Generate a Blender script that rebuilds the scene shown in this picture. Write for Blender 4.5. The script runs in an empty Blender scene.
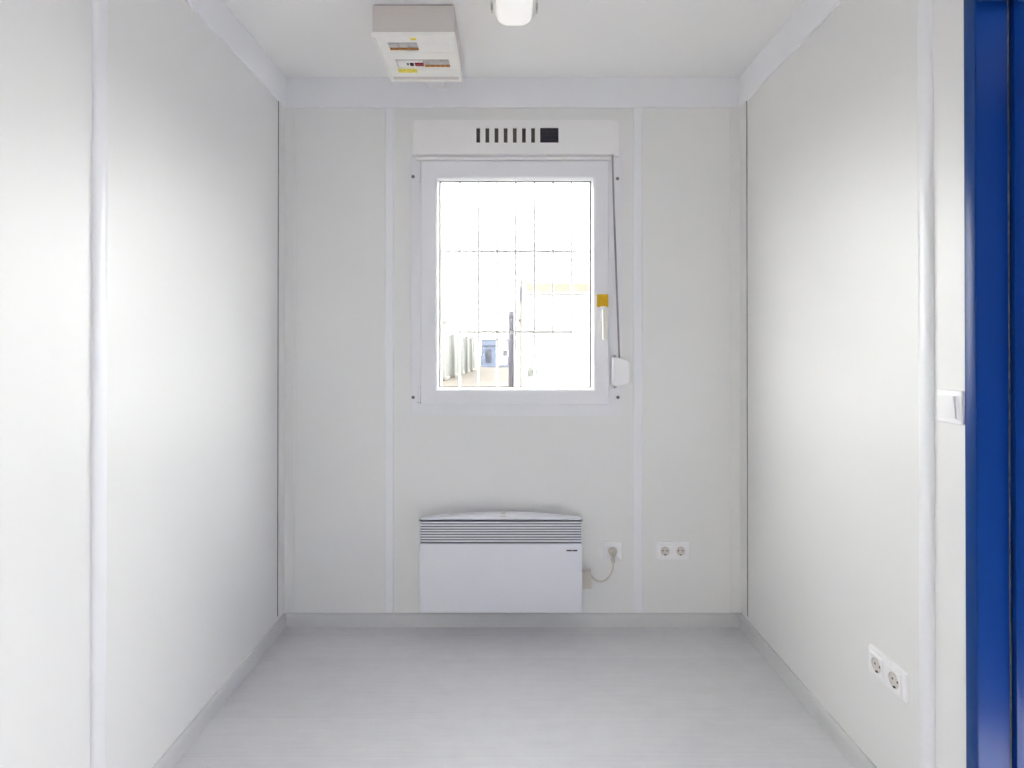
import bpy, bmesh, math, random
from mathutils import Vector, Matrix

random.seed(7)
sc = bpy.context.scene
col = sc.collection

# ------------------------------------------------------------------ camera
FPX = 547.0                                   # focal length in pixels of the 1024x768 frame
CAM_Z = 1.266
PITCH = math.radians(0.24)
cd = bpy.data.cameras.new('camera'); cam = bpy.data.objects.new('camera', cd); col.objects.link(cam)
cam.location = (0, 0, CAM_Z)
cam.rotation_euler = (math.radians(90) + PITCH, 0, 0)
cd.sensor_width = 36.0
cd.lens = 36.0 * FPX / 1024
cd.shift_x = 3.0 / 1024
cd.shift_y = -(36.0 + FPX * math.tan(PITCH)) / 1024
cd.clip_start = 0.02; cd.clip_end = 500
sc.camera = cam

# ------------------------------------------------------------------ overcast daylight
SKY = 16.5
w = bpy.data.worlds.new('overcast_sky'); sc.world = w; w.use_nodes = True
bg = w.node_tree.nodes['Background']
bg.inputs['Color'].default_value = (1.0, 0.99, 0.975, 1)
bg.inputs['Strength'].default_value = SKY
vs = sc.view_settings
vs.view_transform = 'Standard'; vs.look = 'None'; vs.gamma = 1.0; vs.use_curve_mapping = False
vs.exposure = 0.0
cy = sc.cycles
cy.max_bounces = 24; cy.diffuse_bounces = 20; cy.glossy_bounces = 6; cy.transparent_max_bounces = 12
cy.sample_clamp_indirect = 0

# ------------------------------------------------------------------ materials
MATS = {}
def mat(name, rgb, rough=0.5, spec=0.5, metal=0.0, bump=None, var=None, emit=None, coat=0.0):
    """bump=(scale xyz, strength, distance)  var=(scale xyz, amount)"""
    if name in MATS: return MATS[name]
    m = bpy.data.materials.new(name); m.use_nodes = True
    nt = m.node_tree; b = nt.nodes['Principled BSDF']
    b.inputs['Base Color'].default_value = (*rgb, 1)
    b.inputs['Roughness'].default_value = rough
    b.inputs['Specular IOR Level'].default_value = spec
    b.inputs['Metallic'].default_value = metal
    b.inputs['Coat Weight'].default_value = coat
    if emit:
        b.inputs['Emission Color'].default_value = (*emit[0], 1); b.inputs['Emission Strength'].default_value = emit[1]
    tc = nt.nodes.new('ShaderNodeTexCoord')
    def noise(scale, detail=3):
        mp = nt.nodes.new('ShaderNodeMapping'); mp.inputs['Scale'].default_value = scale
        n = nt.nodes.new('ShaderNodeTexNoise'); n.inputs['Scale'].default_value = 1.0; n.inputs['Detail'].default_value = detail
        nt.links.new(tc.outputs['Object'], mp.inputs['Vector']); nt.links.new(mp.outputs['Vector'], n.inputs['Vector'])
        return n
    if var:
        n = noise(var[0]); r = nt.nodes.new('ShaderNodeMapRange')
        r.inputs['From Min'].default_value = .3; r.inputs['From Max'].default_value = .7
        r.inputs['To Min'].default_value = 1 - var[1]; r.inputs['To Max'].default_value = 1 + var[1]
        mx = nt.nodes.new('ShaderNodeMix'); mx.data_type = 'RGBA'; mx.blend_type = 'MULTIPLY'
        mx.inputs['Factor'].default_value = 1; mx.inputs['A'].default_value = (*rgb, 1)
        nt.links.new(n.outputs['Fac'], r.inputs['Value']); nt.links.new(r.outputs['Result'], mx.inputs['B'])
        nt.links.new(mx.outputs['Result'], b.inputs['Base Color'])
    if bump:
        n = noise(bump[0]); bp = nt.nodes.new('ShaderNodeBump')
        bp.inputs['Strength'].default_value = bump[1]; bp.inputs['Distance'].default_value = bump[2]
        nt.links.new(n.outputs['Fac'], bp.inputs['Height']); nt.links.new(bp.outputs['Normal'], b.inputs['Normal'])
    MATS[name] = m
    return m

WALL = mat('coated_wall_panel', (.80, .797, .785), .42, .6, var=((2, 2, 2), .008), bump=((260, 260, 260), .05, .001))
CORE = mat('panel_core', (.55, .54, .52), .8)
CEIL = mat('coated_ceiling', (.88, .87, .855), .42, .7, var=((2, 2, 2), .008))
TRIM = mat('white_plastic_trim', (.835, .84, .86), .32, .5, var=((4, 4, 4), .006))
CORN = mat('corner_angle_plastic', (.80, .795, .78), .42, .5, var=((4, 4, 4), .006))
BASE = mat('grey_plastic_skirting', (.60, .60, .60), .45, .4, var=((6, 6, 6), .015))
PVC = mat('white_window_plastic', (.82, .82, .85), .3, .5, var=((5, 5, 5), .006))
BOXW = mat('warm_white_plastic', (.87, .86, .85), .4, .45, var=((5, 5, 5), .006))
BEAD = mat('glazing_bead_plastic', (.90, .90, .91), .3, .5, var=((5, 5, 5), .004))
ELEC = mat('socket_plastic', (.88, .875, .88), .28, .5, var=((20, 20, 20), .004))
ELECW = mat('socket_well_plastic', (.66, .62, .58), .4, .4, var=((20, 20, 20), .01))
BEIGE = mat('beige_plastic', (.68, .63, .56), .45, .4, var=((20, 20, 20), .02))
HEAT = mat('heater_white_enamel', (.80, .805, .85), .35, .5, var=((3, 3, 3), .006))
HSLOT = mat('heater_dark_slot', (.16, .16, .18), .6, .3, var=((20, 20, 20), .05))
DARK = mat('dark_vent', (.035, .03, .04), .6, .3, var=((40, 40, 40), .1))
SLOT = mat('vent_slot', (.10, .085, .075), .7, .3, var=((40, 40, 40), .15))
GASK = mat('rubber_gasket', (.10, .09, .09), .6, .3, var=((40, 40, 40), .1))
JOINT = mat('joint_sealant', (.22, .205, .19), .7, .3, var=((3, 3, 20), .2))
GASKL = mat('grey_gasket', (.09, .09, .10), .6, .3, var=((3, 3, 60), .3))
SCREW = mat('screw_steel', (.20, .19, .18), .35, .5, .8, var=((90, 90, 90), .1))
CHROME = mat('contact_metal', (.62, .60, .56), .3, .5, .9, var=((90, 90, 90), .05))
STRAP = mat('grey_strap_webbing', (.34, .31, .31), .8, .2, var=((300, 300, 400), .15))
YELLOW = mat('yellow_sticker', (.72, .43, .01), .5, .4, var=((60, 60, 60), .06))
YELLOWP = mat('pale_yellow_label', (.86, .74, .10), .5, .4, var=((90, 90, 90), .12))
HANDLE = mat('ivory_handle_plastic', (.85, .83, .74), .3, .5, var=((20, 20, 20), .01))
HANDLED = mat('handle_rosette_plastic', (.62, .61, .58), .35, .5, var=((20, 20, 20), .01))
BOARD = mat('grey_beige_board_case', (.66, .61, .575), .45, .4, var=((6, 6, 6), .01))
BOARDC = mat('board_cover_plastic', (.90, .885, .84), .35, .5, var=((6, 6, 6), .006))
BREAK = mat('breaker_plastic', (.62, .60, .57), .45, .4, var=((30, 30, 30), .03))
ORANGE = mat('orange_breaker_strip', (.55, .26, .07), .5, .4, var=((60, 60, 60), .08))
RED = mat('red_toggle', (.36, .02, .03), .4, .5, var=((60, 60, 60), .05))
BLACK = mat('black_plastic', (.015, .015, .02), .4, .5, var=((60, 60, 60), .1))
BLUE = mat('blue_painted_steel', (.004, .043, .205), .28, .25, var=((3, 3, 3), .03), bump=((30, 30, 30), .04, .002))
OPAL = mat('opal_diffuser', (.93, .92, .89), .25, .5, var=((6, 6, 6), .004), emit=((1.0, .97, .93), .35))
LAMPB = mat('lamp_body_plastic', (.74, .73, .71), .4, .4, var=((6, 6, 6), .01))
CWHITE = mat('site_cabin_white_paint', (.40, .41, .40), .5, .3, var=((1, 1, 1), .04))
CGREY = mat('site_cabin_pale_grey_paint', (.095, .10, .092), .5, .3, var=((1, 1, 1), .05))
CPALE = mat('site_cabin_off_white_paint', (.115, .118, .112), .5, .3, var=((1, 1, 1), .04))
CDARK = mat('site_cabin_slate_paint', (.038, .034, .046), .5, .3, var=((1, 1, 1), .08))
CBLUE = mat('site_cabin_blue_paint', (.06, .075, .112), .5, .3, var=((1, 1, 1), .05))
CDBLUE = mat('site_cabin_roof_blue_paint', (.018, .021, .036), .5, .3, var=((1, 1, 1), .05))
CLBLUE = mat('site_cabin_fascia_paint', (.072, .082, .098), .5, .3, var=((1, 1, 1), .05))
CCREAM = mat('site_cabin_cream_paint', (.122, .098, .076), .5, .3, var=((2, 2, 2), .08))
CBROWN = mat('rusty_pipe_and_base_shade', (.05, .042, .034), .6, .3, var=((8, 8, 8), .15))
CGLASS = mat('dark_cabin_glass', (.02, .022, .03), .3, .5, var=((1, 1, 1), .05))
BOUNCE = mat('pale_bounce_slab', (.58, .565, .545), .85, .2, var=((3, 3, 3), .06))
GRILLE = mat('galvanised_white_bar', (.41, .41, .405), .45, .4, var=((20, 20, 20), .03))
OUTW = mat('outer_sheet_steel', (.72, .72, .72), .5, .4, var=((2, 2, 2), .03))

# thin window glass: clear with a weak mirror reflection
GLASS = bpy.data.materials.new('window_glass'); GLASS.use_nodes = True
nt = GLASS.node_tree; nt.nodes.clear()
o_ = nt.nodes.new('ShaderNodeOutputMaterial'); mx = nt.nodes.new('ShaderNodeMixShader'); tr = nt.nodes.new('ShaderNodeBsdfTransparent'); gl = nt.nodes.new('ShaderNodeBsdfGlossy')
tr.inputs['Color'].default_value = (.97, .98, .97, 1); gl.inputs['Roughness'].default_value = 0.02; mx.inputs[0].default_value = .06
nt.links.new(tr.outputs[0], mx.inputs[1]); nt.links.new(gl.outputs[0], mx.inputs[2]); nt.links.new(mx.outputs[0], o_.inputs[0])

# grey wood-look vinyl: boards running across the room, fine grain, hair-thin seams
FLOOR = bpy.data.materials.new('grey_wood_look_vinyl'); FLOOR.use_nodes = True
nt = FLOOR.node_tree; b = nt.nodes['Principled BSDF']; L = nt.links.new
tc = nt.nodes.new('ShaderNodeTexCoord')
br = nt.nodes.new('ShaderNodeTexBrick'); br.offset = .37; br.offset_frequency = 2
br.inputs['Scale'].default_value = 1; br.inputs['Brick Width'].default_value = 9.0; br.inputs['Row Height'].default_value = .178
br.inputs['Mortar Size'].default_value = .0011; br.inputs['Mortar Smooth'].default_value = .3
br.inputs['Color1'].default_value = (.58, .575, .595, 1); br.inputs['Color2'].default_value = (.62, .615, .635, 1); br.inputs['Mortar'].default_value = (.54, .535, .55, 1)
bm_ = nt.nodes.new('ShaderNodeMapping'); bm_.inputs['Location'].default_value = (2.6, 0.08, 0)
L(tc.outputs['Object'], bm_.inputs['Vector']); L(bm_.outputs['Vector'], br.inputs['Vector'])
def fl_noise(scale, lo, hi, det=4):
    mp = nt.nodes.new('ShaderNodeMapping'); mp.inputs['Scale'].default_value = scale
    n = nt.nodes.new('ShaderNodeTexNoise'); n.inputs['Scale'].default_value = 1; n.inputs['Detail'].default_value = det; n.inputs['Roughness'].default_value = .65
    L(tc.outputs['Object'], mp.inputs['Vector']); L(mp.outputs['Vector'], n.inputs['Vector'])
    r = nt.nodes.new('ShaderNodeMapRange'); r.inputs['From Min'].default_value = .3; r.inputs['From Max'].default_value = .7
    r.inputs['To Min'].default_value = lo; r.inputs['To Max'].default_value = hi
    L(n.outputs['Fac'], r.inputs['Value']); return r, n
prev = br.outputs['Color']
for s_, lo, hi in (((3.5, 90, 1), .955, 1.045), ((11, 14, 1), .96, 1.04), ((1.2, 1.6, 1), .975, 1.025)):
    r, n = fl_noise(s_, lo, hi)
    m2 = nt.nodes.new('ShaderNodeMix'); m2.data_type = 'RGBA'; m2.blend_type = 'MULTIPLY'; m2.inputs['Factor'].default_value = 1
    L(prev, m2.inputs['A']); L(r.outputs['Result'], m2.inputs['B']); prev = m2.outputs['Result']
L(prev, b.inputs['Base Color'])
r, n = fl_noise((9, 120, 1), 0, 1)
bp = nt.nodes.new('ShaderNodeBump'); bp.inputs['Strength'].default_value = .08; bp.inputs['Distance'].default_value = .001
L(n.outputs['Fac'], bp.inputs['Height']); L(bp.outputs['Normal'], b.inputs['Normal'])
b.inputs['Roughness'].default_value = .42; b.inputs['Specular IOR Level'].default_value = 1.0; b.inputs['Coat Weight'].default_value = 1.0; b.inputs['Coat Roughness'].default_value = .40

# trodden pale gravel yard
GROUND = bpy.data.materials.new('pale_brown_yard'); GROUND.use_nodes = True
nt = GROUND.node_tree; b = nt.nodes['Principled BSDF']
tc = nt.nodes.new('ShaderNodeTexCoord'); n = nt.nodes.new('ShaderNodeTexNoise'); n.inputs['Scale'].default_value = .8; n.inputs['Detail'].default_value = 6
cr = nt.nodes.new('ShaderNodeValToRGB'); cr.color_ramp.elements[0].position = .35; cr.color_ramp.elements[1].position = .65
cr.color_ramp.elements[0].color = (.050, .044, .038, 1); cr.color_ramp.elements[1].color = (.066, .059, .052, 1)
nt.links.new(tc.outputs['Object'], n.inputs['Vector']); nt.links.new(n.outputs['Fac'], cr.inputs[0]); nt.links.new(cr.outputs[0], b.inputs['Base Color'])
b.inputs['Roughness'].default_value = .9; b.inputs['Specular IOR Level'].default_value = .05

# ------------------------------------------------------------------ helpers
class MB:
    """collects shapes; build() links them as ONE mesh object"""
    def __init__(s): s.bm = bmesh.new()
    def box(s, x0, x1, y0, y1, z0, z1, bev=0, seg=2):
        t = bmesh.new(); bmesh.ops.create_cube(t, size=1)
        for v in t.verts: v.co = Vector(((x0 + x1) / 2 + v.co.x * (x1 - x0), (y0 + y1) / 2 + v.co.y * (y1 - y0), (z0 + z1) / 2 + v.co.z * (z1 - z0)))
        if bev: bmesh.ops.bevel(t, geom=t.edges[:], offset=bev, segments=seg, profile=.5, affect='EDGES')
        return s._merge(t)
    def _merge(s, t):
        me = bpy.data.meshes.new('tmp'); t.to_mesh(me); t.free(); s.bm.from_mesh(me); bpy.data.meshes.remove(me); return s
    def prism(s, pts, axis, a0, a1, bev=0):
        """closed 2D outline extruded along an axis; pts are the two other coordinates in xyz order"""
        t = bmesh.new()
        def mk(p, a):
            c = list(p); c.insert('xyz'.index(axis), a); return t.verts.new(c)
        A = [mk(p, a0) for p in pts]; B = [mk(p, a1) for p in pts]; n = len(pts)
        t.faces.new(A[::-1]); t.faces.new(B)
        for i in range(n): t.faces.new((A[i], A[(i + 1) % n], B[(i + 1) % n], B[i]))
        bmesh.ops.recalc_face_normals(t, faces=t.faces[:])
        if bev: bmesh.ops.bevel(t, geom=t.edges[:], offset=bev, segments=2, profile=.5, affect='EDGES')
        return s._merge(t)
    def loft(s, rings, cap0=True, cap1=True):
        t = bmesh.new(); R = [[t.verts.new(p) for p in r] for r in rings]; n = len(R[0])
        for a, b2 in zip(R, R[1:]):
            for i in range(n): t.faces.new((a[i], a[(i + 1) % n], b2[(i + 1) % n], b2[i]))
        if cap0: t.faces.new(R[0][::-1])
        if cap1: t.faces.new(R[-1])
        bmesh.ops.recalc_face_normals(t, faces=t.faces[:])
        return s._merge(t)
    def rod(s, p, q, r, n=10):
        p, q = Vector(p), Vector(q); d = (q - p).normalized()
        u = d.orthogonal().normalized(); v = d.cross(u)
        ring = lambda c: [c + u * math.cos(a) * r + v * math.sin(a) * r for a in [2 * math.pi * i / n for i in range(n)]]
        return s.loft([ring(p), ring(q)])
    def tube(s, pts, r, n=8):
        pts = [Vector(p) for p in pts]; rings = []; u = None
        for i, p in enumerate(pts):
            d = (pts[min(i + 1, len(pts) - 1)] - pts[max(i - 1, 0)]).normalized()
            u = d.orthogonal().normalized() if u is None else (u - d * u.dot(d)).normalized()
            v = d.cross(u)
            rings.append([p + u * math.cos(2 * math.pi * k / n) * r + v * math.sin(2 * math.pi * k / n) * r for k in range(n)])
        return s.loft(rings)
    def frame(s, x0, x1, z0, z1, wdt, y0, y1, inset_in=0.0, bev=0):
        """mitred rectangular frame in the XZ plane; inset_in widens the inner edge at the far side y1 (slanted bead)"""
        t = bmesh.new()
        def ring(d, y): return [t.verts.new(p) for p in ((x0 + d, y, z0 + d), (x1 - d, y, z0 + d), (x1 - d, y, z1 - d), (x0 + d, y, z1 - d))]
        a = ring(0, y0); b2 = ring(wdt, y0); c = ring(wdt + inset_in, y1); d_ = ring(0, y1)
        for P, Q in ((a, b2), (b2, c), (c, d_), (d_, a)):
            for i in range(4): t.faces.new((P[i], P[(i + 1) % 4], Q[(i + 1) % 4], Q[i]))
        bmesh.ops.recalc_face_normals(t, faces=t.faces[:])
        if bev:
            es = [e for e in t.edges if len(e.link_faces) == 2 and e.calc_face_angle() > .5]
            bmesh.ops.bevel(t, geom=es, offset=bev, segments=2, profile=.5, affect='EDGES')
        return s._merge(t)
    def build(s, name, m, parent=None, smooth=30, loc=None):
        bmesh.ops.remove_doubles(s.bm, verts=s.bm.verts[:], dist=1e-6)
        me = bpy.data.meshes.new(name); s.bm.to_mesh(me); s.bm.free()
        me.materials.append(m)
        if smooth:
            me.shade_smooth(); me.set_sharp_from_angle(angle=math.radians(smooth))
        o = bpy.data.objects.new(name, me); col.objects.link(o)
        if parent: o.parent = parent
        if loc: o.location = loc
        return o

def tag(o, label=None, cat=None, group=None, kind=None):
    if label: o['label'] = label
    if cat: o['category'] = cat
    if group: o['group'] = group
    if kind: o['kind'] = kind
    return o
def root(name, loc=(0, 0, 0), rz=0.0, **k):
    o = bpy.data.objects.new(name, None); col.objects.link(o); o.location = loc; o.rotation_euler = (0, 0, rz); o.empty_display_size = .05
    return tag(o, **k)
def copy_tree(o, parent=None):
    c = o.copy(); col.objects.link(c); c.parent = parent
    for ch in [x for x in col.objects if x.parent == o]: copy_tree(ch, c)
    return c
def X(px, y): return (px - 509.0) * y / FPX          # measured column -> metres at depth y
def Z(py, y): return CAM_Z + (348.0 - py) * y / FPX

# ------------------------------------------------------------------ room shell
XL, XR, YB, YF, H = -1.028, 1.06, 2.5, -0.42, 2.5
PT = .012                                            # facing panel thickness
TH = .10                                             # whole wall thickness
GZ = -.48                                            # yard level

fl = MB().box(XL - TH, XR + TH, YF - TH, YB + TH, -.08, 0).build('floor', FLOOR, smooth=0)
tag(fl, 'pale grey wood-look vinyl floor of the cabin', kind='structure')
ce = MB().box(XL - TH, XR + TH, YF - TH, YB + TH, H, H + .1).build('ceiling', CEIL, smooth=0)
tag(ce, 'plain white coated ceiling of the cabin', kind='structure')

def holed(mb, a0, a1, z0, z1, ha0, ha1, hz0, hz1, put):
    """rectangle with a rectangular hole, as boxes put(a0,a1,z0,z1)"""
    put(a0, ha0, z0, z1); put(ha1, a1, z0, z1); put(ha0, ha1, hz1, z1)
    if hz0 > z0: put(ha0, ha1, z0, hz0)

# left wall: core, three facing panels, rounded joint covers
wl = MB().box(XL - TH, XL - PT, YF - TH, YB + TH, 0, H).build('wall_left', OUTW, smooth=0)
tag(wl, 'white panelled side wall without openings', kind='structure')
JL, JR = 1.368, 1.386
for y0, y1 in ((JL + .002, YB), (JL - 1.14 + .002, JL - .002), (YF, JL - 1.14 - .002)):
    MB().box(XL - PT, XL, y0, y1, 0, H, .0008, 1).build('wall_panel', WALL, wl)
def joint_cover(x, sgn, yc, parent, wd=.044, out=.013):
    pts = [(x, yc - wd / 2)]
    for i in range(13):
        a = math.pi * i / 12
        pts.append((x + sgn * (.003 + (out - .003) * math.sin(a) ** .8), yc - math.cos(a) * wd / 2))
    pts.append((x, yc + wd / 2))
    MB().prism(pts, 'z', .062, 2.366).build('joint_cover', TRIM, parent, 50)
joint_cover(XL, 1, JL, wl); joint_cover(XL, 1, JL - 1.14, wl)

# right wall with the doorway
DY0, DY1, DZ = .345, 1.245, 2.065                     # rough opening
wr = MB(); holed(wr, YF - TH, YB + TH, 0, H, DY0, DY1, 0, DZ, lambda a, b2, c, d: wr.box(XR + PT, XR + TH, a, b2, c, d))
wr = wr.build('wall_right', OUTW, smooth=0); tag(wr, 'white panelled side wall with the blue doorway', kind='structure')
MB().box(XR, XR + PT, JR + .002, YB, 0, H, .0008, 1).build('wall_panel', WALL, wr)
p = MB(); holed(p, JR - 1.14 + .002, JR - .002, 0, H, DY0, DY1, 0, DZ, lambda a, b2, c, d: p.box(XR, XR + PT, a, b2, c, d)); p.build('wall_panel', WALL, wr, 0)
MB().box(XR, XR + PT, YF, JR - 1.14 - .002, 0, H, .0008, 1).build('wall_panel', WALL, wr)
joint_cover(XR, -1, JR, wr)

# far wall with the window hole
WX0, WX1, WZ0, WZ1 = -.400, .450, 1.010, 2.290
wb = MB(); holed(wb, XL - PT, XR + PT, 0, H, WX0, WX1, WZ0, WZ1, lambda a, b2, c, d: wb.box(a, b2, YB + PT, YB + TH, c, d))
wb = wb.build('wall_back', OUTW, smooth=0); tag(wb, 'white panelled end wall with the window', kind='structure')
J1, J2 = X(389.5, YB), X(638, YB)
MB().box(XL - PT, J1 - .002, YB, YB + PT, 0, H, .0008, 1).build('wall_panel', WALL, wb)
p = MB(); holed(p, J1 + .002, J2 - .002, 0, H, WX0, WX1, WZ0, WZ1, lambda a, b2, c, d: p.box(a, b2, YB, YB + PT, c, d)); p.build('wall_panel', WALL, wb, 0)
MB().box(J2 + .002, XR + PT, YB, YB + PT, 0, H, .0008, 1).build('wall_panel', WALL, wb)
for j in (J1, J2):
    MB().prism([(j - .021, YB), (j - .018, YB - .004), (j + .018, YB - .004), (j + .021, YB)], 'z', .06, 2.366).build('joint_cover', TRIM, wb, 0)

# wall behind the camera
wf = MB().box(XL - PT, XR + PT, YF - TH, YF - PT, 0, H).build('wall_front', OUTW, smooth=0); tag(wf, 'white panelled end wall opposite the window', kind='structure')
for x0, x1 in ((XL - PT, J1 - .002), (J1 + .002, J2 - .002), (J2 + .002, XR + PT)):
    MB().box(x0, x1, YF - PT, YF, 0, H, .0008, 1).build('wall_panel', WALL, wf)

# ceiling fascias
FZ = 2.366
def fascia(nm, lab, mb): tag(mb.build(nm, TRIM, None, 40), lab, kind='structure')
fp = lambda a, s: [(a, FZ), (a + s * .009, FZ), (a + s * .012, FZ + .004), (a + s * .012, H), (a, H)]
fascia('trim_1', 'white fascia strip along the ceiling above the window', MB().prism([(y, z) for y, z in fp(YB, -1)], 'x', XL, XR))
fascia('trim_2', 'white fascia strip along the ceiling on the doorless wall', MB().prism(fp(XL, 1), 'y', YF, YB - .012))
fascia('trim_3', 'white fascia strip along the ceiling on the doorway wall', MB().prism(fp(XR, -1), 'y', YF, YB - .012))
# corner angle profiles either side of the far wall
def corner(nm, lab, xc, s):
    m_ = MB().box(min(xc, xc + s * .006), max(xc, xc + s * .006), YB - .066, YB, .075, FZ + .002, .001, 1)
    m_.box(min(xc, xc + s * .048), max(xc, xc + s * .048), YB - .004, YB, .062, FZ + .002, .001, 1)
    o = tag(m_.build(nm, CORN, None, 0), lab, kind='structure')
    MB().box(min(xc, xc + s * .002), max(xc, xc + s * .002), YB - .070, YB - .066, .075, FZ).build('dark_joint_line', JOINT, o, 0)
corner('trim_4', 'thin corner angle between doorless wall and window wall', XL, 1)
corner('trim_5', 'thin corner angle between doorway wall and window wall', XR, -1)
# skirting boards
BH, BT = .058, .016
def skirt(nm, lab, pts, ax, a0, a1): tag(MB().prism(pts, ax, a0, a1).build(nm, BASE, None, 40), lab, kind='structure')
sp = lambda a, s: [(a, 0), (a + s * BT, 0), (a + s * (BT - .002), BH - .016), (a + s * (BT - .007), BH - .003), (a + s * (BT - .010), BH), (a, BH)]
skirt('baseboard_back', 'grey skirting board under the window wall', sp(YB, -1), 'x', XL + BT, XR - BT)
skirt('baseboard_left', 'grey skirting board along the doorless wall', sp(XL, 1), 'y', YF, YB)
skirt('baseboard_right', 'grey skirting board along the doorway wall', sp(XR, -1), 'y', DY1 + .01, YB)

# ------------------------------------------------------------------ blue steel doorway, leaf swung fully open outside
FJ = 1.225                                            # face of the far jamb
dr = root('door_1', (XR, (DY0 + DY1) / 2, 0), label='blue painted steel door frame of the open doorway', kind='structure')
inv = Matrix.Translation((-XR, -(DY0 + DY1) / 2, 0))
def dpart(mb, name, m, smooth=30, par=None):
    mb.bm.transform(inv); return mb.build(name, m, par or dr, smooth)
NJ = DY0 + DY1 - FJ
HD = 2.043
fx0, fx1 = XR - .014, XR + .12
# first rebate (room side): jambs and head with a turned flange on the wall
dpart(MB().box(XR - .0112, XR + .058, FJ, DY1 - .001, 0, DZ - .001), 'jamb', BLUE)
dpart(MB().box(fx0, XR - .0005, FJ + .0006, DY1 + .012, 0, DZ + .03, .0025, 3), 'flange', BLUE)
dpart(MB().box(XR - .0004, XR + .058, DY0 + .001, NJ, 0, DZ - .001), 'jamb', BLUE)
dpart(MB().box(fx0, XR - .0005, DY0 - .012, NJ, 0, DZ + .03, .0025, 3), 'flange', BLUE)
dpart(MB().box(XR - .0004, XR + .058, NJ, FJ, HD, DZ - .001), 'head', BLUE)
dpart(MB().box(fx0, XR - .0005, NJ + .0003, FJ - .0003, HD, DZ + .03, .0025, 3), 'flange', BLUE)
# second rebate (outside), 8 mm proud, with the seal in front of it
dpart(MB().box(XR + .067, fx1, FJ - .008, DY1 - .001, 0, DZ - .001, .002), 'outer_jamb', BLUE)
dpart(MB().box(XR + .067, fx1, DY0 + .001, NJ + .008, 0, DZ - .001, .002), 'outer_jamb', BLUE)
dpart(MB().box(XR + .067, fx1, NJ + .008, FJ - .008, HD - .008, DZ - .001, .002), 'outer_head', BLUE)
dpart(MB().box(XR + .0585, XR + .0625, FJ - .001, DY1 - .002, 0, HD, .001, 1), 'seal', GASKL)
dpart(MB().box(XR + .0585, XR + .0625, DY0 + .002, NJ + .001, 0, HD, .001, 1), 'seal', GASKL)
dpart(MB().box(XR + .010, XR + .12, NJ, FJ, -.004, .012, .002), 'threshold', CHROME)
# outward-opening leaf, hinged on the near jamb and standing ajar
LEAF_OPEN = math.radians(47)
leaf = MB().box(0, .040, 0, .86, .02, 2.03, .003).build('door_leaf', BLUE, dr)
leaf.location = (.126, NJ + .004 - (DY0 + DY1) / 2, 0); leaf.rotation_euler = (0, 0, -LEAF_OPEN)
MB().rod((.0, .79, 1.02), (-.05, .79, 1.02), .010).rod((-.045, .795, 1.02), (-.045, .67, 1.02), .009).build('door_handle', CHROME, leaf, 40)

# ------------------------------------------------------------------ window
YF1 = YB - .010                                       # flange face
YS = YB - .026                                        # sash face
wn = root('window_1', (X(516, YB), YB, WZ0), label='white plastic tilt window with clear glass', kind='structure')
iw = Matrix.Translation((-X(516, YB), -YB, -WZ0))
def wpart(mb, name, m, smooth=30, par=None):
    mb.bm.transform(iw); return mb.build(name, m, par or wn, smooth)
ax0, ax1, az0, az1 = X(411, YF1), X(622, YF1), Z(416, YF1), Z(152, YF1)
fr = wpart(MB().frame(ax0, ax1, az0, az1, .060, YF1, YB - .0002, bev=.0015).frame(WX0 + .001, WX1 - .001, WZ0 + .001, 2.152, .055, YB - .0002, YB + .075), 'window_frame', PVC)
sx0, sx1, sz0, sz1 = X(420.5, YS), X(609, YS), Z(405, YS), Z(160.5, YS)
gx0, gx1, gz0, gz1 = X(438, YS), X(592.5, YS), Z(388.5, YS), Z(179, YS)
sa = MB(); t = bmesh.new()
def rg(x0, x1, z0, z1, y): return [(x0, y, z0), (x1, y, z0), (x1, y, z1), (x0, y, z1)]
rings = [rg(sx0, sx1, sz0, sz1, YF1 - .0005), rg(sx0, sx1, sz0, sz1, YS + .004), rg(sx0 + .003, sx1 - .003, sz0 + .003, sz1 - .003, YS),
         rg(gx0 - .012, gx1 + .012, gz0 - .012, gz1 + .012, YS), rg(gx0 - .009, gx1 + .009, gz0 - .009, gz1 + .009, YS + .003), rg(gx0 - .009, gx1 + .009, gz0 - .009, gz1 + .009, YB + .05)]
sash = wpart(sa.loft(rings, False, False), 'sash', PVC, 0)
wpart(MB().frame(gx0 - .009, gx1 + .009, gz0 - .009, gz1 + .009, .004, YS + .003, YS + .022, inset_in=.009), 'glazing_bead', BEAD, 0, sash)
wpart(MB().frame(gx0 + .004, gx1 - .004, gz0 + .004, gz1 - .004, .0035, YS + .021, YS + .030), 'glass_seal', GASK, 0, sash)
wpart(MB().box(gx0 + .001, gx1 - .001, YS + .0235, YS + .0275, gz0 + .001, gz1 - .001), 'glass_pane', GLASS, 0, sash)
for (a, b2) in ((161.5, 180.5), (385, 404)):          # hinge barrels
    hx = X(419.6, YS)
    h_ = wpart(MB().rod((hx - .002, YS + .006, Z(b2, YS)), (hx - .002, YS + .006, Z(a, YS)), .0065, 12), 'hinge', PVC)
    wpart(MB().box(hx + .0035, hx + .0065, YS + .0035, YS + .006, Z(b2, YS), Z(a, YS)), 'hinge_gap', GASK, 0, h_)
wpart(MB().box(X(417.5, YS), X(421.5, YS), YS + .001, YS + .010, Z(403, YS), Z(402, YS)), 'hinge_pin', SCREW, 0)
for (a, b2) in ((413, 176.5), (617.6, 178.5), (413.3, 397.3), (617.8, 397.3)):
    c = Vector((X(a, YF1), YF1, Z(b2, YF1)))
    wpart(MB().rod(c + Vector((0, .001, 0)), c - Vector((0, .003, 0)), .0075, 14).rod(c - Vector((0, .0029, 0)), c - Vector((0, .0042, 0)), .004, 6), 'screw', SCREW)
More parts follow.
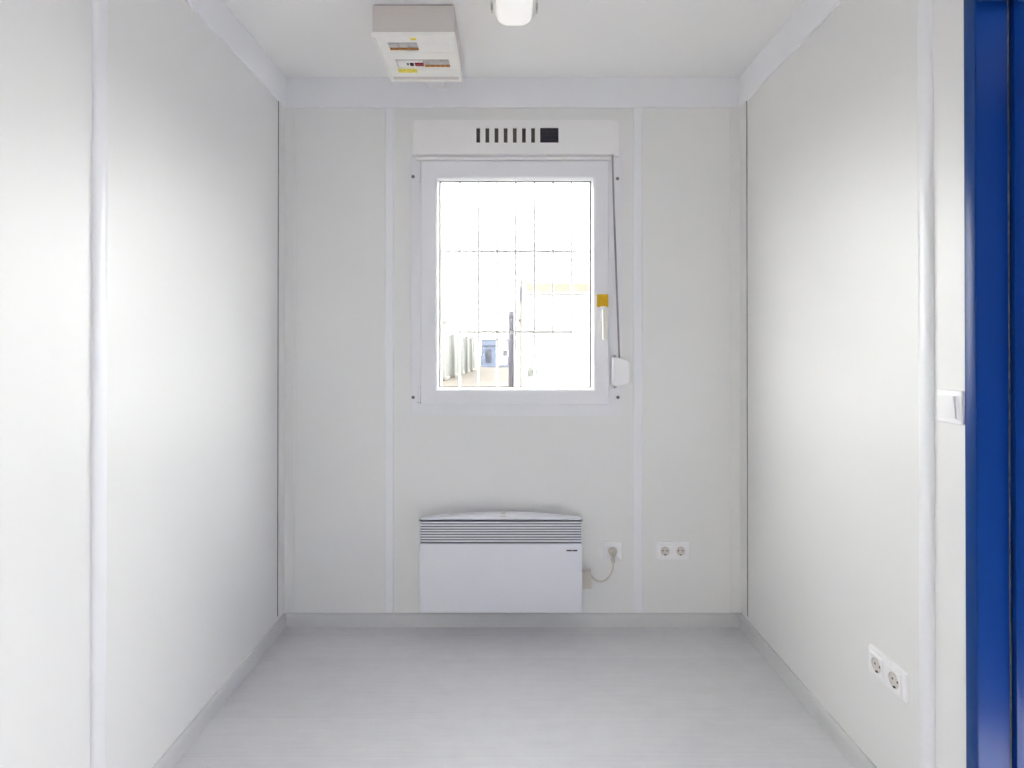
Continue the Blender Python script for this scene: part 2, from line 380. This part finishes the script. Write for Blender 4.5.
# lever handle
hx, hz = X(603.2, YS), Z(313, YS)
ha = wpart(MB().box(hx - .014, hx + .014, YS - .010, YS, hz - .042, hz + .030, .004), 'handle_base', PVC)
wpart(MB().rod((hx, YS - .008, hz), (hx, YS - .040, hz), .0095, 14).prism([(hx - .011, hz + .013), (hx + .011, hz + .013), (hx + .0105, hz - .05), (hx + .009, hz - .118), (hx + .004, hz - .124), (hx - .004, hz - .124), (hx - .009, hz - .118), (hx - .0105, hz - .05)], 'y', YS - .048, YS - .032, .003), 'handle_lever', HANDLE, 40, ha)

# the yellow sticker above the handle
tag(MB().box(X(597, YS), X(608.3, YS), YS - .0012, YS, Z(307.2, YS), Z(294.3, YS)).build('sticker', YELLOW, None, 0), 'plain square yellow sticker above the window handle', 'sticker')

# ------------------------------------------------------------------ roller shutter box
YR = YB - .044
rb = root('roller_shutter_box', (X(516, YB), YB, Z(154, YR)), label='long white roller shutter box with vent slots above the window', cat='shutter box')
ir = Matrix.Translation((-X(516, YB), -YB, -Z(154, YR)))
def rpart(mb, name, m, smooth=30, par=None):
    mb.bm.transform(ir); return mb.build(name, m, par or rb, smooth)
bx0, bx1, bz0, bz1 = X(414, YR), X(614.5, YR), Z(153.5, YR), Z(119.5, YR)
case = MB()
slots = [(X(476.2 + 9.17 * i, YR), X(480.0 + 9.17 * i, YR)) for i in range(7)]
vz0, vz1 = Z(142.3, YR), Z(127.5, YR)
qx0, qx1, qz0, qz1 = X(540.2, YR), X(558.6, YR), Z(142.8, YR), Z(127, YR)
# front plate pierced by the seven slots and the square vent
edges = [bx0]
for a, b2 in slots: edges += [a, b2]
edges += [qx0, qx1, bx1]
for i in range(0, len(edges), 2): case.box(edges[i], edges[i + 1], YR, YR + .006, vz0, vz1)
case.box(bx0, bx1, YR, YR + .006, vz1, bz1).box(bx0, bx1, YR, YR + .006, bz0, vz0)
case.box(bx0, bx1, YR + .006, YB, bz1 - .005, bz1).box(bx0, bx1, YR + .006, YB, bz0, bz0 + .005)
rpart(case, 'front_cover', BOXW, 0)
for x0, x1 in ((X(411.5, YR), bx0 - .0005), (bx1 + .0005, X(619.5, YR))):
    rpart(MB().box(x0, x1, YR + .005, YB, bz0 - .002, bz1 + .001, .003), 'end_cap', BOXW)
rpart(MB().box(bx0 + .01, bx1 - .01, YR + .013, YB - .001, vz0 - .01, vz1 + .01), 'dark_inner_liner', SLOT, 0)
rpart(MB().box(bx0 + .004, bx1 - .004, YB - .020, YB, Z(159.5, YB - .02), bz0 - .004, .001, 1), 'lower_rail', BOXW)
sv = rpart(MB().box(qx0 + .0005, qx1 - .0005, YR + .001, YR + .011, qz0 + .0005, qz1 - .0005, .001, 1), 'square_vent', DARK)
for k in range(3):
    zc = qz0 + (k + 1) * (qz1 - qz0) / 4
    rpart(MB().box(qx0 + .008, qx1 - .008, YR - .0004, YR + .0012, zc - .002, zc + .002), 'vent_louvre', BLACK, 0, sv)

# strap and its winder
YW = YB - .011
cx = X(613, YB)
wd = root('strap_winder', (X(621, YB), YB - .010, Z(386, YB)), label='white shutter strap winder with a long grey strap beside the window', cat='strap winder')
iv = Matrix.Translation((-X(621, YB), -(YB - .010), -Z(386, YB)))
def vpart(mb, name, m, smooth=30):
    mb.bm.transform(iv); return mb.build(name, m, wd, smooth)
vpart(MB().box(X(612.3, YW), X(616.5, YW), YW - .003, YW + .001, Z(388, YW), Z(355.5, YW), .001, 1), 'mounting_plate', CHROME)
yw = YB - .058
xx = lambda a: X(a, yw); zz = lambda a: Z(a, yw)
hp = [(xx(613.2), zz(357.6)), (xx(619), zz(357.8)), (xx(627.5), zz(360.5)), (xx(629.6), zz(363)), (xx(629.8), zz(381.5)), (xx(627.5), zz(384.3)), (xx(619), zz(386)), (xx(613.2), zz(385.8))]
vpart(MB().prism([(p[0], p[1]) for p in hp], 'y', yw, YW + .0005, .004), 'housing', BEAD, 40)
pts = []
for i in range(13):
    k = i / 12
    pts.append((X(612.6 + 6.2 * k ** 1.15, YB - .03), YB - .030 - .012 * k, Z(155 + (358 - 155) * k, YB - .03)))
st = MB(); sw = .0042
st.loft([[(p[0] - sw, p[1] - .0008, p[2]), (p[0] + sw, p[1] - .0008, p[2]), (p[0] + sw, p[1] + .0008, p[2]), (p[0] - sw, p[1] + .0008, p[2])] for p in pts])
vpart(st, 'strap', STRAP, 0)
for a in (355.8, 387.5):
    c = Vector((X(614.5, YW), YW - .0025, Z(a, YW))); vpart(MB().rod(c, c - Vector((0, .002, 0)), .0035, 10), 'screw', SCREW)

# ------------------------------------------------------------------ burglar grille outside the pane
YG = YB + .20
gr = root('window_grille', (X(516, YG), YG, Z(392, YG)), label='white burglar bars outside the window', cat='window bars')
ig = Matrix.Translation((-X(516, YG), -YG, -Z(392, YG)))
for i in range(-1, 8):
    xg = X(459.9 + 18.62 * i, YG); m_ = MB().rod((xg, YG, 1.02), (xg, YG, 2.13), .006, 10); m_.bm.transform(ig); m_.build('bar', GRILLE, gr, 40)
for pz in (251.5, 332.0):
    m_ = MB().box(X(441.3 - 12, YG), X(590 + 14, YG), YG - .006 - .004, YG - .0062, Z(pz, YG) - .007, Z(pz, YG) + .007); m_.bm.transform(ig); m_.build('crossbar', GRILLE, gr, 0)
for xs in (X(441.3 - 12, YG), X(590 + 14, YG)):
    for pz in (251.5, 332.0):
        m_ = MB().rod((xs, YG - .008, Z(pz, YG)), (xs, YB + TH, Z(pz, YG)), .006); m_.bm.transform(ig); m_.build('fixing', GRILLE, gr, 40)

# ------------------------------------------------------------------ convector heater
YH = YB - .102
hx0, hx1 = X(419.6, YH), X(582.2, YH)
hz0, hzg0, hzg1 = Z(612, YH), Z(543.6, YH), Z(519.8, YH)
ht = root('convector_heater', ((hx0 + hx1) / 2, YB, hz0), label='white wall-mounted electric convector heater with a louvred grille', cat='heater')
ih = Matrix.Translation((-(hx0 + hx1) / 2, -YB, -hz0))
def hpart(mb, name, m, smooth=30, par=None):
    mb.bm.transform(ih); return mb.build(name, m, par or ht, smooth)
hpart(MB().box(hx0 + .012, hx1 - .012, YH + .03, YB - .018, hz0 + .004, hzg1 - .03, .004), 'rear_casing', HEAT)
hpart(MB().box(hx0, hx1, YH, YH + .034, hz0, hzg0, .004), 'front_panel', HEAT)
gg = hpart(MB().box(hx0 + .004, hx1 - .004, YH + .0058, YH + .034, hzg0, hzg1), 'grille_back', HSLOT, 0)
ns = 8; pitch = (hzg1 - hzg0) / (ns + 1)
m_ = MB().box(hx0 + .001, hx1 - .001, YH + .001, YH + .0042, -.0033, .0033, .0008, 1)
m_.bm.transform(Matrix.Translation((-(hx0 + hx1) / 2, -YB, 0)))
sl = m_.build('slat', HEAT, ht); zs = [hzg0 - hz0 + pitch * (k + 1) for k in range(ns)]
sl.location.z = zs[0]
for z_ in zs[1:]:
    c = sl.copy(); col.objects.link(c); c.location.z = z_
hpart(MB().box(hx0, hx0 + .0012, YH + .001, YH + .034, hzg0, hzg1), 'side_rail', HEAT, 0)
hpart(MB().box(hx1 - .0012, hx1, YH + .001, YH + .034, hzg0, hzg1), 'side_rail', HEAT, 0)
zt0, zt1 = Z(516.6, YH), Z(511.3, YH)
YT = YH + .05; zt0, zt1 = Z(516.4, YT), Z(511.2, YT)
arc = [(hx0, hzg1 + .0005)] + [(hx0 + (hx1 - hx0) * i / 24, zt0 + (zt1 - zt0) * (1 - (2 * i / 24 - 1) ** 2)) for i in range(25)] + [(hx1, hzg1 + .0005)]
tcap = hpart(MB().prism(arc, 'y', YH, YT, .0012), 'top_cover', HEAT, 40)
kx = X(503.3, YH)
hpart(MB().rod((kx, YH + .02, zt1 - .004), (kx, YH + .02, zt1 + .002), .012, 16).box(kx - .011, kx + .011, YH - .0008, YH + .002, zt1 - .010, zt1 - .004, .0005, 1), 'thermostat_mark', HANDLED, 30, tcap)
hpart(MB().box(X(566.4, YH), X(571.8, YH), YH - .0006, YH + .001, Z(550.9, YH), Z(549.6, YH)).box(X(572.3, YH), X(577.2, YH), YH - .0006, YH + .001, Z(550.9, YH), Z(549.6, YH)), 'maker_badge', BLACK, 0)
for s in (hx0 + .12, hx1 - .12):
    hpart(MB().box(s - .02, s + .02, YB - .019, YB - .0005, hz0 + .05, hzg1 - .05, .001, 1), 'wall_bracket', CHROME)
# junction box on the heater's flank where the cord comes out
hpart(MB().box(hx1 - .013, X(590.6, YB - .05), YB - .075, YB - .035, Z(586.3, YB - .05), Z(569, YB - .05), .004), 'cord_box', BEIGE)

# ------------------------------------------------------------------ sockets, plug, switch (local x right, y into the wall, z up)
def insert_mesh(mb, cx, half, t, r, depth, y0):
    """square insert with a round well; front at y = y0 - t"""
    N = 32
    def sq(h, y):
        out = []
        for i in range(N):
            a = 2 * math.pi * i / N + math.pi / 4; c_, s_ = math.cos(a), math.sin(a); k = h / max(abs(c_), abs(s_))
            out.append((cx + c_ * k, y, s_ * k))
        return out
    def ci(r_, y): return [(cx + r_ * math.cos(2 * math.pi * i / N + math.pi / 4), y, r_ * math.sin(2 * math.pi * i / N + math.pi / 4)) for i in range(N)]
    mb.loft([sq(half, y0 + .001), sq(half, y0 - t + .0012), sq(half - .0012, y0 - t), ci(r + .0008, y0 - t), ci(r, y0 - t + .001)], True, False)
    return ci(r, y0 - t + .001), ci(r - .0012, y0 - t + depth)
def cover_frame(mb, cs, half, ih_, t):
    """outer frame plate with square windows centred at cs"""
    x0, x1 = cs[0] - half, cs[-1] + half
    rr = .006
    def rim(d, y):
        pts = []
        for (qx, qz, a0) in ((x1 - rr, half - rr, 0), (x0 + rr, half - rr, 90), (x0 + rr, -half + rr, 180), (x1 - rr, -half + rr, 270)):
            for k in range(5):
                a = math.radians(a0 + 22.5 * k); pts.append((qx + (rr - d) * math.cos(a), y, qz + (rr - d) * math.sin(a)))
        return pts
    mb.loft([rim(0, 0), rim(0, -t + .003), rim(.001, -t + .001), rim(.003, -t)], True, True)
def socket(name, n, loc, rz, label, wells=True, group=None):
    r_ = root(name, loc, rz, label=label, cat='socket', group=group)
    cs = [(i - (n - 1) / 2) * .071 for i in range(n)]
    fm = MB(); cover_frame(fm, cs, .0405, .0275, .008); fm.build('cover_frame', ELEC, r_, 40)
    for c_ in cs:
        im = MB(); a, b2 = insert_mesh(im, c_, .0275, .0055, .0205, .0, -.0075)
        ins = im.build('socket_insert', ELEC, r_, 35)
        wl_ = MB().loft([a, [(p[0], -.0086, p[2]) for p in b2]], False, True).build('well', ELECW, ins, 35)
        for s in (-1, 1):
            MB().rod((c_ + s * .0095, -.0083, 0), (c_ + s * .0095, -.0089, 0), .0031, 12).build('pin_hole', BLACK, ins, 0)
            MB().box(c_ - .003, c_ + .003, -.0128, -.0085, s * .0178 - .0018, s * .0178 + .0018).build('earth_clip', CHROME if s > 0 else BLACK, ins, 0)
    return r_
socket('double_socket', 2, (X(672, YB), YB, Z(549.7, YB)), 0, 'white double wall socket next to the single socket on the window wall')
s1 = socket('single_socket', 1, (X(612, YB), YB, Z(550.2, YB)), 0, 'white single wall socket with the heater cord plugged in')
socket('double_socket', 2, (XR, 1.530, .360), -math.pi / 2, 'white double wall socket low on the side wall by the doorway')

# plug and cord: its own thing, pushed into the single socket
px_, pz_ = X(612, YB), Z(550.2, YB)
pg = root('power_cord', (px_, YB, pz_), label='beige plug and cord running from the heater to the single socket', cat='power cord')
ip = Matrix.Translation((-px_, -YB, -pz_))
def ppart(mb, name, m, smooth=40):
    mb.bm.transform(ip); return mb.build(name, m, pg, smooth)
ppart(MB().rod((px_, YB - .0092, pz_), (px_, YB - .034, pz_), .0150, 20).box(px_ - .009, px_ + .009, YB - .034, YB - .014, pz_ - .045, pz_ + .004, .004), 'plug', BEIGE)
cp = []
P0, P1, P2, P3 = Vector((px_, YB - .024, pz_ - .043)), Vector((px_ + .004, YB - .022, pz_ - .135)), Vector((X(596, YB), YB - .02, pz_ - .165)), Vector((X(588.5, YB - .05), YB - .05, Z(571.5, YB - .05)))
for i in range(25):
    u = i / 24; cp.append(P0 * (1 - u) ** 3 + P1 * 3 * u * (1 - u) ** 2 + P2 * 3 * u * u * (1 - u) + P3 * u ** 3)
ppart(MB().tube(cp, .0036, 8), 'cord', BEIGE)

# rocker switch
swi = root('light_switch', (XR, 1.3085, 1.126), -math.pi / 2, label='white rocker light switch beside the blue door frame', cat='light switch')
fm = MB(); cover_frame(fm, [0], .0395, .028, .009); fm.build('cover_frame', ELEC, swi, 40)
MB().box(-.0285, .0285, -.0108, -.0085, -.0285, .0285, .001, 1).build('surround', ELEC, swi)
MB().prism([(-.0105, -.0265), (-.0125, -.0265), (-.0185, .0265), (-.0105, .0265)], 'x', -.0265, .0240, .0008).build('rocker', ELEC, swi, 30)

# ------------------------------------------------------------------ distribution board under the ceiling
DBZ = H - .119
dx0, dx1, dy0, dy1 = -.493, -.194, 1.953, 2.291
db = root('distribution_board', ((dx0 + dx1) / 2, (dy0 + dy1) / 2, H), label='white electrical distribution board with two breaker rows on the ceiling', cat='fuse box')
idb = Matrix.Translation((-(dx0 + dx1) / 2, -(dy0 + dy1) / 2, -H))
def bpart(mb, name, m, smooth=30, par=None):
    mb.bm.transform(idb); return mb.build(name, m, par or db, smooth)
bpart(MB().box(dx0 + .003, dx1 - .003, dy0 + .003, dy1 - .003, DBZ + .016, H - .004, .003), 'case', BOARD)
bpart(MB().box(dx0 + .008, dx1 - .008, dy0 + .008, dy1 - .008, H - .0045, H - .0002), 'mounting_gap', GASK, 0)
# cover with two breaker windows
r1 = (-.446, -.338, 1.998, 2.054); r2 = (-.442, -.234, 2.116, 2.178)
cv = MB(); zc0, zc1 = DBZ + .004, DBZ + .017
cx0, cx1, cy0, cy1 = dx0 + .010, dx1 - .010, dy0 + .010, dy1 - .010
for (a0, a1, b0, b1) in ((cx0, cx1, cy0, r1[2]), (cx0, cx1, r1[3], r2[2]), (cx0, cx1, r2[3], cy1), (cx0, r1[0], r1[2], r1[3]), (r1[1], cx1, r1[2], r1[3]), (cx0, r2[0], r2[2], r2[3]), (r2[1], cx1, r2[2], r2[3])):
    cv.box(a0, a1, b0, b1, zc0, zc1)
cov = bpart(cv, 'cover', BOARDC, 0)
# raised rim round the cover
def rimring(d, z): return [(dx0 + d, dy0 + d, z), (dx1 - d, dy0 + d, z), (dx1 - d, dy1 - d, z), (dx0 + d, dy1 - d, z)]
bpart(MB().loft([rimring(.003, DBZ + .018), rimring(0, DBZ + .016), rimring(0, DBZ + .002), rimring(.002, DBZ), rimring(.008, DBZ), rimring(.010, DBZ + .0045)], False, False), 'rim', BOARDC, 0)
bpart(MB().box(cx0 + .004, cx1 - .004, cy1 - .030, cy1 - .008, zc0 - .001, zc0), 'label_strip', BOARD, 0, cov)
# fine ridges of the cover and blanking plate of the first row
for yy in (2.068, 2.194):
    bpart(MB().box(cx0 + .002, cx1 - .002, yy, yy + .002, zc0 - .0015, zc0 + .001), 'ridge', BOARDC, 0, cov)
bpart(MB().box(r1[1] + .004, cx1 - .022, r1[2] + .002, r1[3] - .002, zc0 - .0015, zc0 + .001, .0006, 1), 'blanking_plate', BOARDC, 30, cov)
# breakers: three wide units, then one residual-current unit and seven single units
def breaker(x0, x1, rr, strip=True, extra=None):
    br_ = bpart(MB().box(x0 + .0006, x1 - .0006, rr[2] + .001, rr[3] - .001, zc0 + .006, zc1 + .01, .001, 1), 'breaker', BREAK)
    yc = (rr[2] + rr[3]) / 2
    if strip: bpart(MB().box(x0 + .004, x1 - .004, yc - .012, yc + .010, zc0 + .001, zc0 + .0065, .001, 1), 'breaker_nose', BREAK, 30, br_)
    if strip: bpart(MB().box(x0 + .001, x1 - .001, rr[3] - .011, rr[3] - .002, zc0 + .0005, zc0 + .0065), 'toggle', ORANGE, 0, br_)
    return br_
for i in range(3): breaker(r1[0] + .036 * i, r1[0] + .036 * (i + 1), r1)
rc = breaker(r2[0], r2[0] + .108, r2, False)
bpart(MB().box(r2[0] + .004, r2[0] + .104, r2[2] + .018, r2[3] - .003, zc0 + .001, zc0 + .0065, .001, 1), 'face_plate', BOARDC, 30, rc)
bpart(MB().box(r2[0] + .052, r2[0] + .066, 2.144, 2.162, zc0 - .003, zc0 + .004, .001, 1), 'test_button', BLACK, 30, rc)
bpart(MB().box(r2[0] + .072, r2[0] + .105, 2.143, 2.161, zc0 - .004, zc0 + .004, .001, 1), 'toggle', RED, 30, rc)
bpart(MB().box(r2[0] + .040, r2[0] + .046, 2.146, 2.160, zc0 - .001, zc0 + .004, .001, 1), 'indicator', CBROWN, 30, rc)
for i in range(5): breaker(r2[0] + .108 + .02 * i, r2[0] + .108 + .02 * (i + 1), r2)
bpart(MB().box(-.446, -.370, 2.185, 2.214, zc0 - .0022, zc0 - .0016), 'yellow_label', YELLOWP, 0, cov)
bpart(MB().box(-.357, -.336, 1.969, 1.982, zc0 - .0008, zc0), 'yellow_label', YELLOWP, 0, cov)
# cable duct from the board to the window wall
ct = MB().box(-.372, -.292, dy1 + .001, YB - .0125, H - .052, H, .004).build('cable_duct', BOXW, None, 30)
tag(ct, 'short white cable duct between the distribution board and the fascia', 'cable duct')

# ------------------------------------------------------------------ ceiling lamp
lx, ly0, ly1, hw = X(514.3, 1.9), 1.34, 1.990, .077
la = root('ceiling_lamp', (lx, (ly0 + ly1) / 2, H), label='long white ceiling lamp with a rounded opal diffuser and side clips', cat='lamp')
il = Matrix.Translation((-lx, -(ly0 + ly1) / 2, -H))
def lring(ins, z, rr):
    rr = max(rr - ins, .004); pts = []
    for (qx, qy, a0) in ((lx + hw - ins - rr, ly1 - ins - rr, 0), (lx - hw + ins + rr, ly1 - ins - rr, 90), (lx - hw + ins + rr, ly0 + ins + rr, 180), (lx + hw - ins - rr, ly0 + ins + rr, 270)):
        for k in range(9):
            a = math.radians(a0 + 11.25 * k); pts.append((qx + rr * math.cos(a), qy + rr * math.sin(a), z))
    return pts
def lpart(mb, name, m, smooth=40, par=None):
    mb.bm.transform(il); return mb.build(name, m, par or la, smooth)
lpart(MB().loft([lring(.010, H, .06), lring(.008, H - .026, .06), lring(0, H - .032, .06), lring(0, H - .044, .06), lring(.004, H - .048, .06)]), 'lamp_body', LAMPB)
lpart(MB().loft([lring(.013, H - .0482, .055), lring(.015, H - .058, .055), lring(.020, H - .068, .055), lring(.030, H - .076, .055), lring(.044, H - .080, .055)]), 'diffuser', OPAL, 60)
for yy in (1.43, 1.63, 1.84, 1.915):
    for s in (-1, 1):
        lpart(MB().box(lx + s * (hw + .002) - .003, lx + s * (hw + .002) + .003, yy - .012, yy + .012, H - .054, H - .028, .001, 1), 'clip', CHROME)

# ------------------------------------------------------------------ yard and cabins outside
gd = MB().box(-90, 90, -60, 130, GZ - .3, GZ).build('ground', GROUND, None, 0); tag(gd, 'trodden pale brown yard outside the window', kind='structure')

ap = MB().box(XR + TH + .02, XR + TH + 3.2, -1.6, 3.2, GZ, GZ + .30, .01).build('bounce_slab', BOUNCE, None, 0); tag(ap, 'added unseen pale slab bouncing daylight in through the doorway', kind='structure')  # unseen slab, added to bounce daylight up to the ceiling and upper walls

cn = root('sky_blocker', (XR + TH, .79, 2.26), label='added unseen blue canopy blocking sky light above the doorway', cat='canopy')  # unseen canopy, added to keep sky light off the jamb and near left wall
MB().prism([(0, 0), (.95, -.06), (.95, -.03), (0, .04)], 'y', -.75, .85).build('blocker_sheet', BLUE, cn, 0)
for yb in (-.6, .7): MB().prism([(0, -.002), (0, -.30), (.02, -.30), (.55, -.045), (.55, -.037)], 'y', yb - .012, yb + .012).build('blocker_bracket', BLUE, cn, 0)

def cabin(name, x0, x1, y0, y1, wallm, postm, label, topm=None, group=None, h=2.6, rz=0, basem=None):
    """site cabin: base rail, walls of ribbed sheets, corner posts, roof rail"""
    cx_, cy_ = (x0 + x1) / 2, (y0 + y1) / 2
    r_ = root(name, (cx_, cy_, GZ), rz, label=label, cat='cabin', group=group)
    a, b2 = (x1 - x0) / 2, (y1 - y0) / 2
    bz = .0
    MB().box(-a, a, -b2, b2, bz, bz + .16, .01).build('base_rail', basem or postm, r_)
    MB().box(-a, a, -b2, b2, h - .18, h, .01).build('roof_rail', topm or postm, r_)
    for sx in (-1, 1):
        for sy in (-1, 1):
            MB().box(sx * a - (.13 if sx > 0 else 0), sx * a + (.13 if sx < 0 else 0), sy * b2 - (.13 if sy > 0 else 0), sy * b2 + (.13 if sy < 0 else 0), bz + .16, h - .18, .01).build('corner_post', postm, r_)
    body = MB().box(-a + .05, a - .05, -b2 + .05, b2 - .05, bz + .12, h - .06)
    k = int((2 * a - .4) / .3)
    for i in range(k):
        xc = -a + .2 + (2 * a - .4) * (i + .5) / k
        for s in (-1, 1): body.box(xc - .05, xc + .05, s * (b2 - .045) - .012, s * (b2 - .045) + .012, bz + .18, h - .2)
    k = int((2 * b2 - .4) / .3)
    for i in range(k):
        yc = -b2 + .2 + (2 * b2 - .4) * (i + .5) / k
        for s in (-1, 1): body.box(s * (a - .045) - .012, s * (a - .045) + .012, yc - .05, yc + .05, bz + .18, h - .2)
    body.build('cabin_wall', wallm, r_, 0)
    return r_, a, b2
row = ['pale green-grey cabin heading the row across the yard, with a lamp on its roof', 'second pale cabin of the row across the yard, after the one with the roof lamp',
       'third pale cabin of the row across the yard', 'fourth pale cabin of the row across the yard', 'last pale cabin of the row, next to the blue cabin']
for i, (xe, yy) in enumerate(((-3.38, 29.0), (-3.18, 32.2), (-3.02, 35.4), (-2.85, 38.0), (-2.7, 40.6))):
    r_, a, b2 = cabin('site_cabin', xe - 6.0, xe, yy, yy + 2.44, CGREY if i % 2 == 0 else CPALE, CPALE if i % 2 == 0 else CGREY, row[i], group='cabins across the yard', basem=CBROWN)  # dark brown base rails paint in the shadow under this row
    if i == 0:
        fl_ = root('roof_floodlight', (xe - .12, yy + .4, GZ + 2.6), 0, label='small grey floodlight standing on the first cabin roof', cat='floodlight')
        MB().rod((0, 0, 0), (0, 0, .42), .03).build('pole', CGREY, fl_, 40)
        MB().box(-.16, .16, -.12, .08, .38, .66, .03).build('lamp_head', CGREY, fl_)
# far blue and white cabin closing the lane
r_, a, b2 = cabin('site_cabin', X(481, 50), X(508.5, 50), 50, 56, CBLUE, CBLUE, 'blue and white cabin at the far end of the yard', topm=CLBLUE)
MB().box(a * .12, a - .14, -b2 - .01, -b2 + .04, .2, 2.40).build('white_wall_panel', CWHITE, r_, 0)
MB().box(-a + .02, a * .1, -b2 - .02, -b2 + .04, 1.88, 2.0).build('dark_blue_band', CDBLUE, r_, 0)
w1 = MB().box(-a + .42, -a + .95, -b2 - .02, -b2 + .06, .42, 1.62).build('cabin_door', CDBLUE, r_, 0)
MB().box(-a + .50, -a + .87, -b2 - .03, -b2 - .018, .95, 1.52).build('door_pane', CGLASS, w1, 0)
w2 = MB().frame(a * .55, a * .97, .95, 1.6, .06, -b2 - .03, -b2 + .0).build('window_frame', CWHITE, r_, 0)
MB().box(a * .55 + .05, a * .97 - .05, -b2 - .022, -b2 - .012, 1.0, 1.55).build('pane', CGLASS, w2, 0)
# dark cabin beyond the near white one
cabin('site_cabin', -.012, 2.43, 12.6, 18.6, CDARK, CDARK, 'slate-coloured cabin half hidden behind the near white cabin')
# near white cabin
nx0 = X(518, 6.8)
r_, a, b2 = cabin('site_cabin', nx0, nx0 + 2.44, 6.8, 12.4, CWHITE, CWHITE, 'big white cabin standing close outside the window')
MB().box(-a + .11, a - .02, -b2 - .012, -b2 + .02, Z(291.5, 6.8) - GZ, Z(283, 6.8) - GZ).build('cream_fascia', CCREAM, r_, 0)
dp = MB().tube([(-a + .12, -b2 - .03, Z(279.3, 6.8) - GZ), (-a + .07, -b2 - .035, Z(279.0, 6.8) - GZ), (-a + .042, -b2 - .035, Z(281, 6.8) - GZ), (-a + .036, -b2 - .035, Z(286, 6.8) - GZ), (-a + .036, -b2 - .035, .02)], .011, 8).build('downpipe', CBROWN, r_, 40)
MB().rod((-a + .036, -b2 - .035, Z(302, 6.8) - GZ), (-a + .036, -b2 - .035, Z(287, 6.8) - GZ), .017, 10).build('pipe_sleeve', CDARK, dp, 40)
MB().box(-a + .0, -a + .036, -b2 - .03, -b2 + .0, Z(322, 6.8) - GZ, Z(319, 6.8) - GZ).build('pipe_clip', CBROWN, dp, 0)
vx, vz = X(532.6, 6.8) - (nx0 + a), Z(371.5, 6.8) - GZ
vn = MB().rod((vx, -b2 + .055, vz), (vx, -b2 - .02, vz), .062, 24).build('round_vent', CGREY, r_, 40)
MB().rod((vx, -b2 - .019, vz), (vx, -b2 - .030, vz), .017, 16).build('vent_knob', CBROWN, vn, 40)
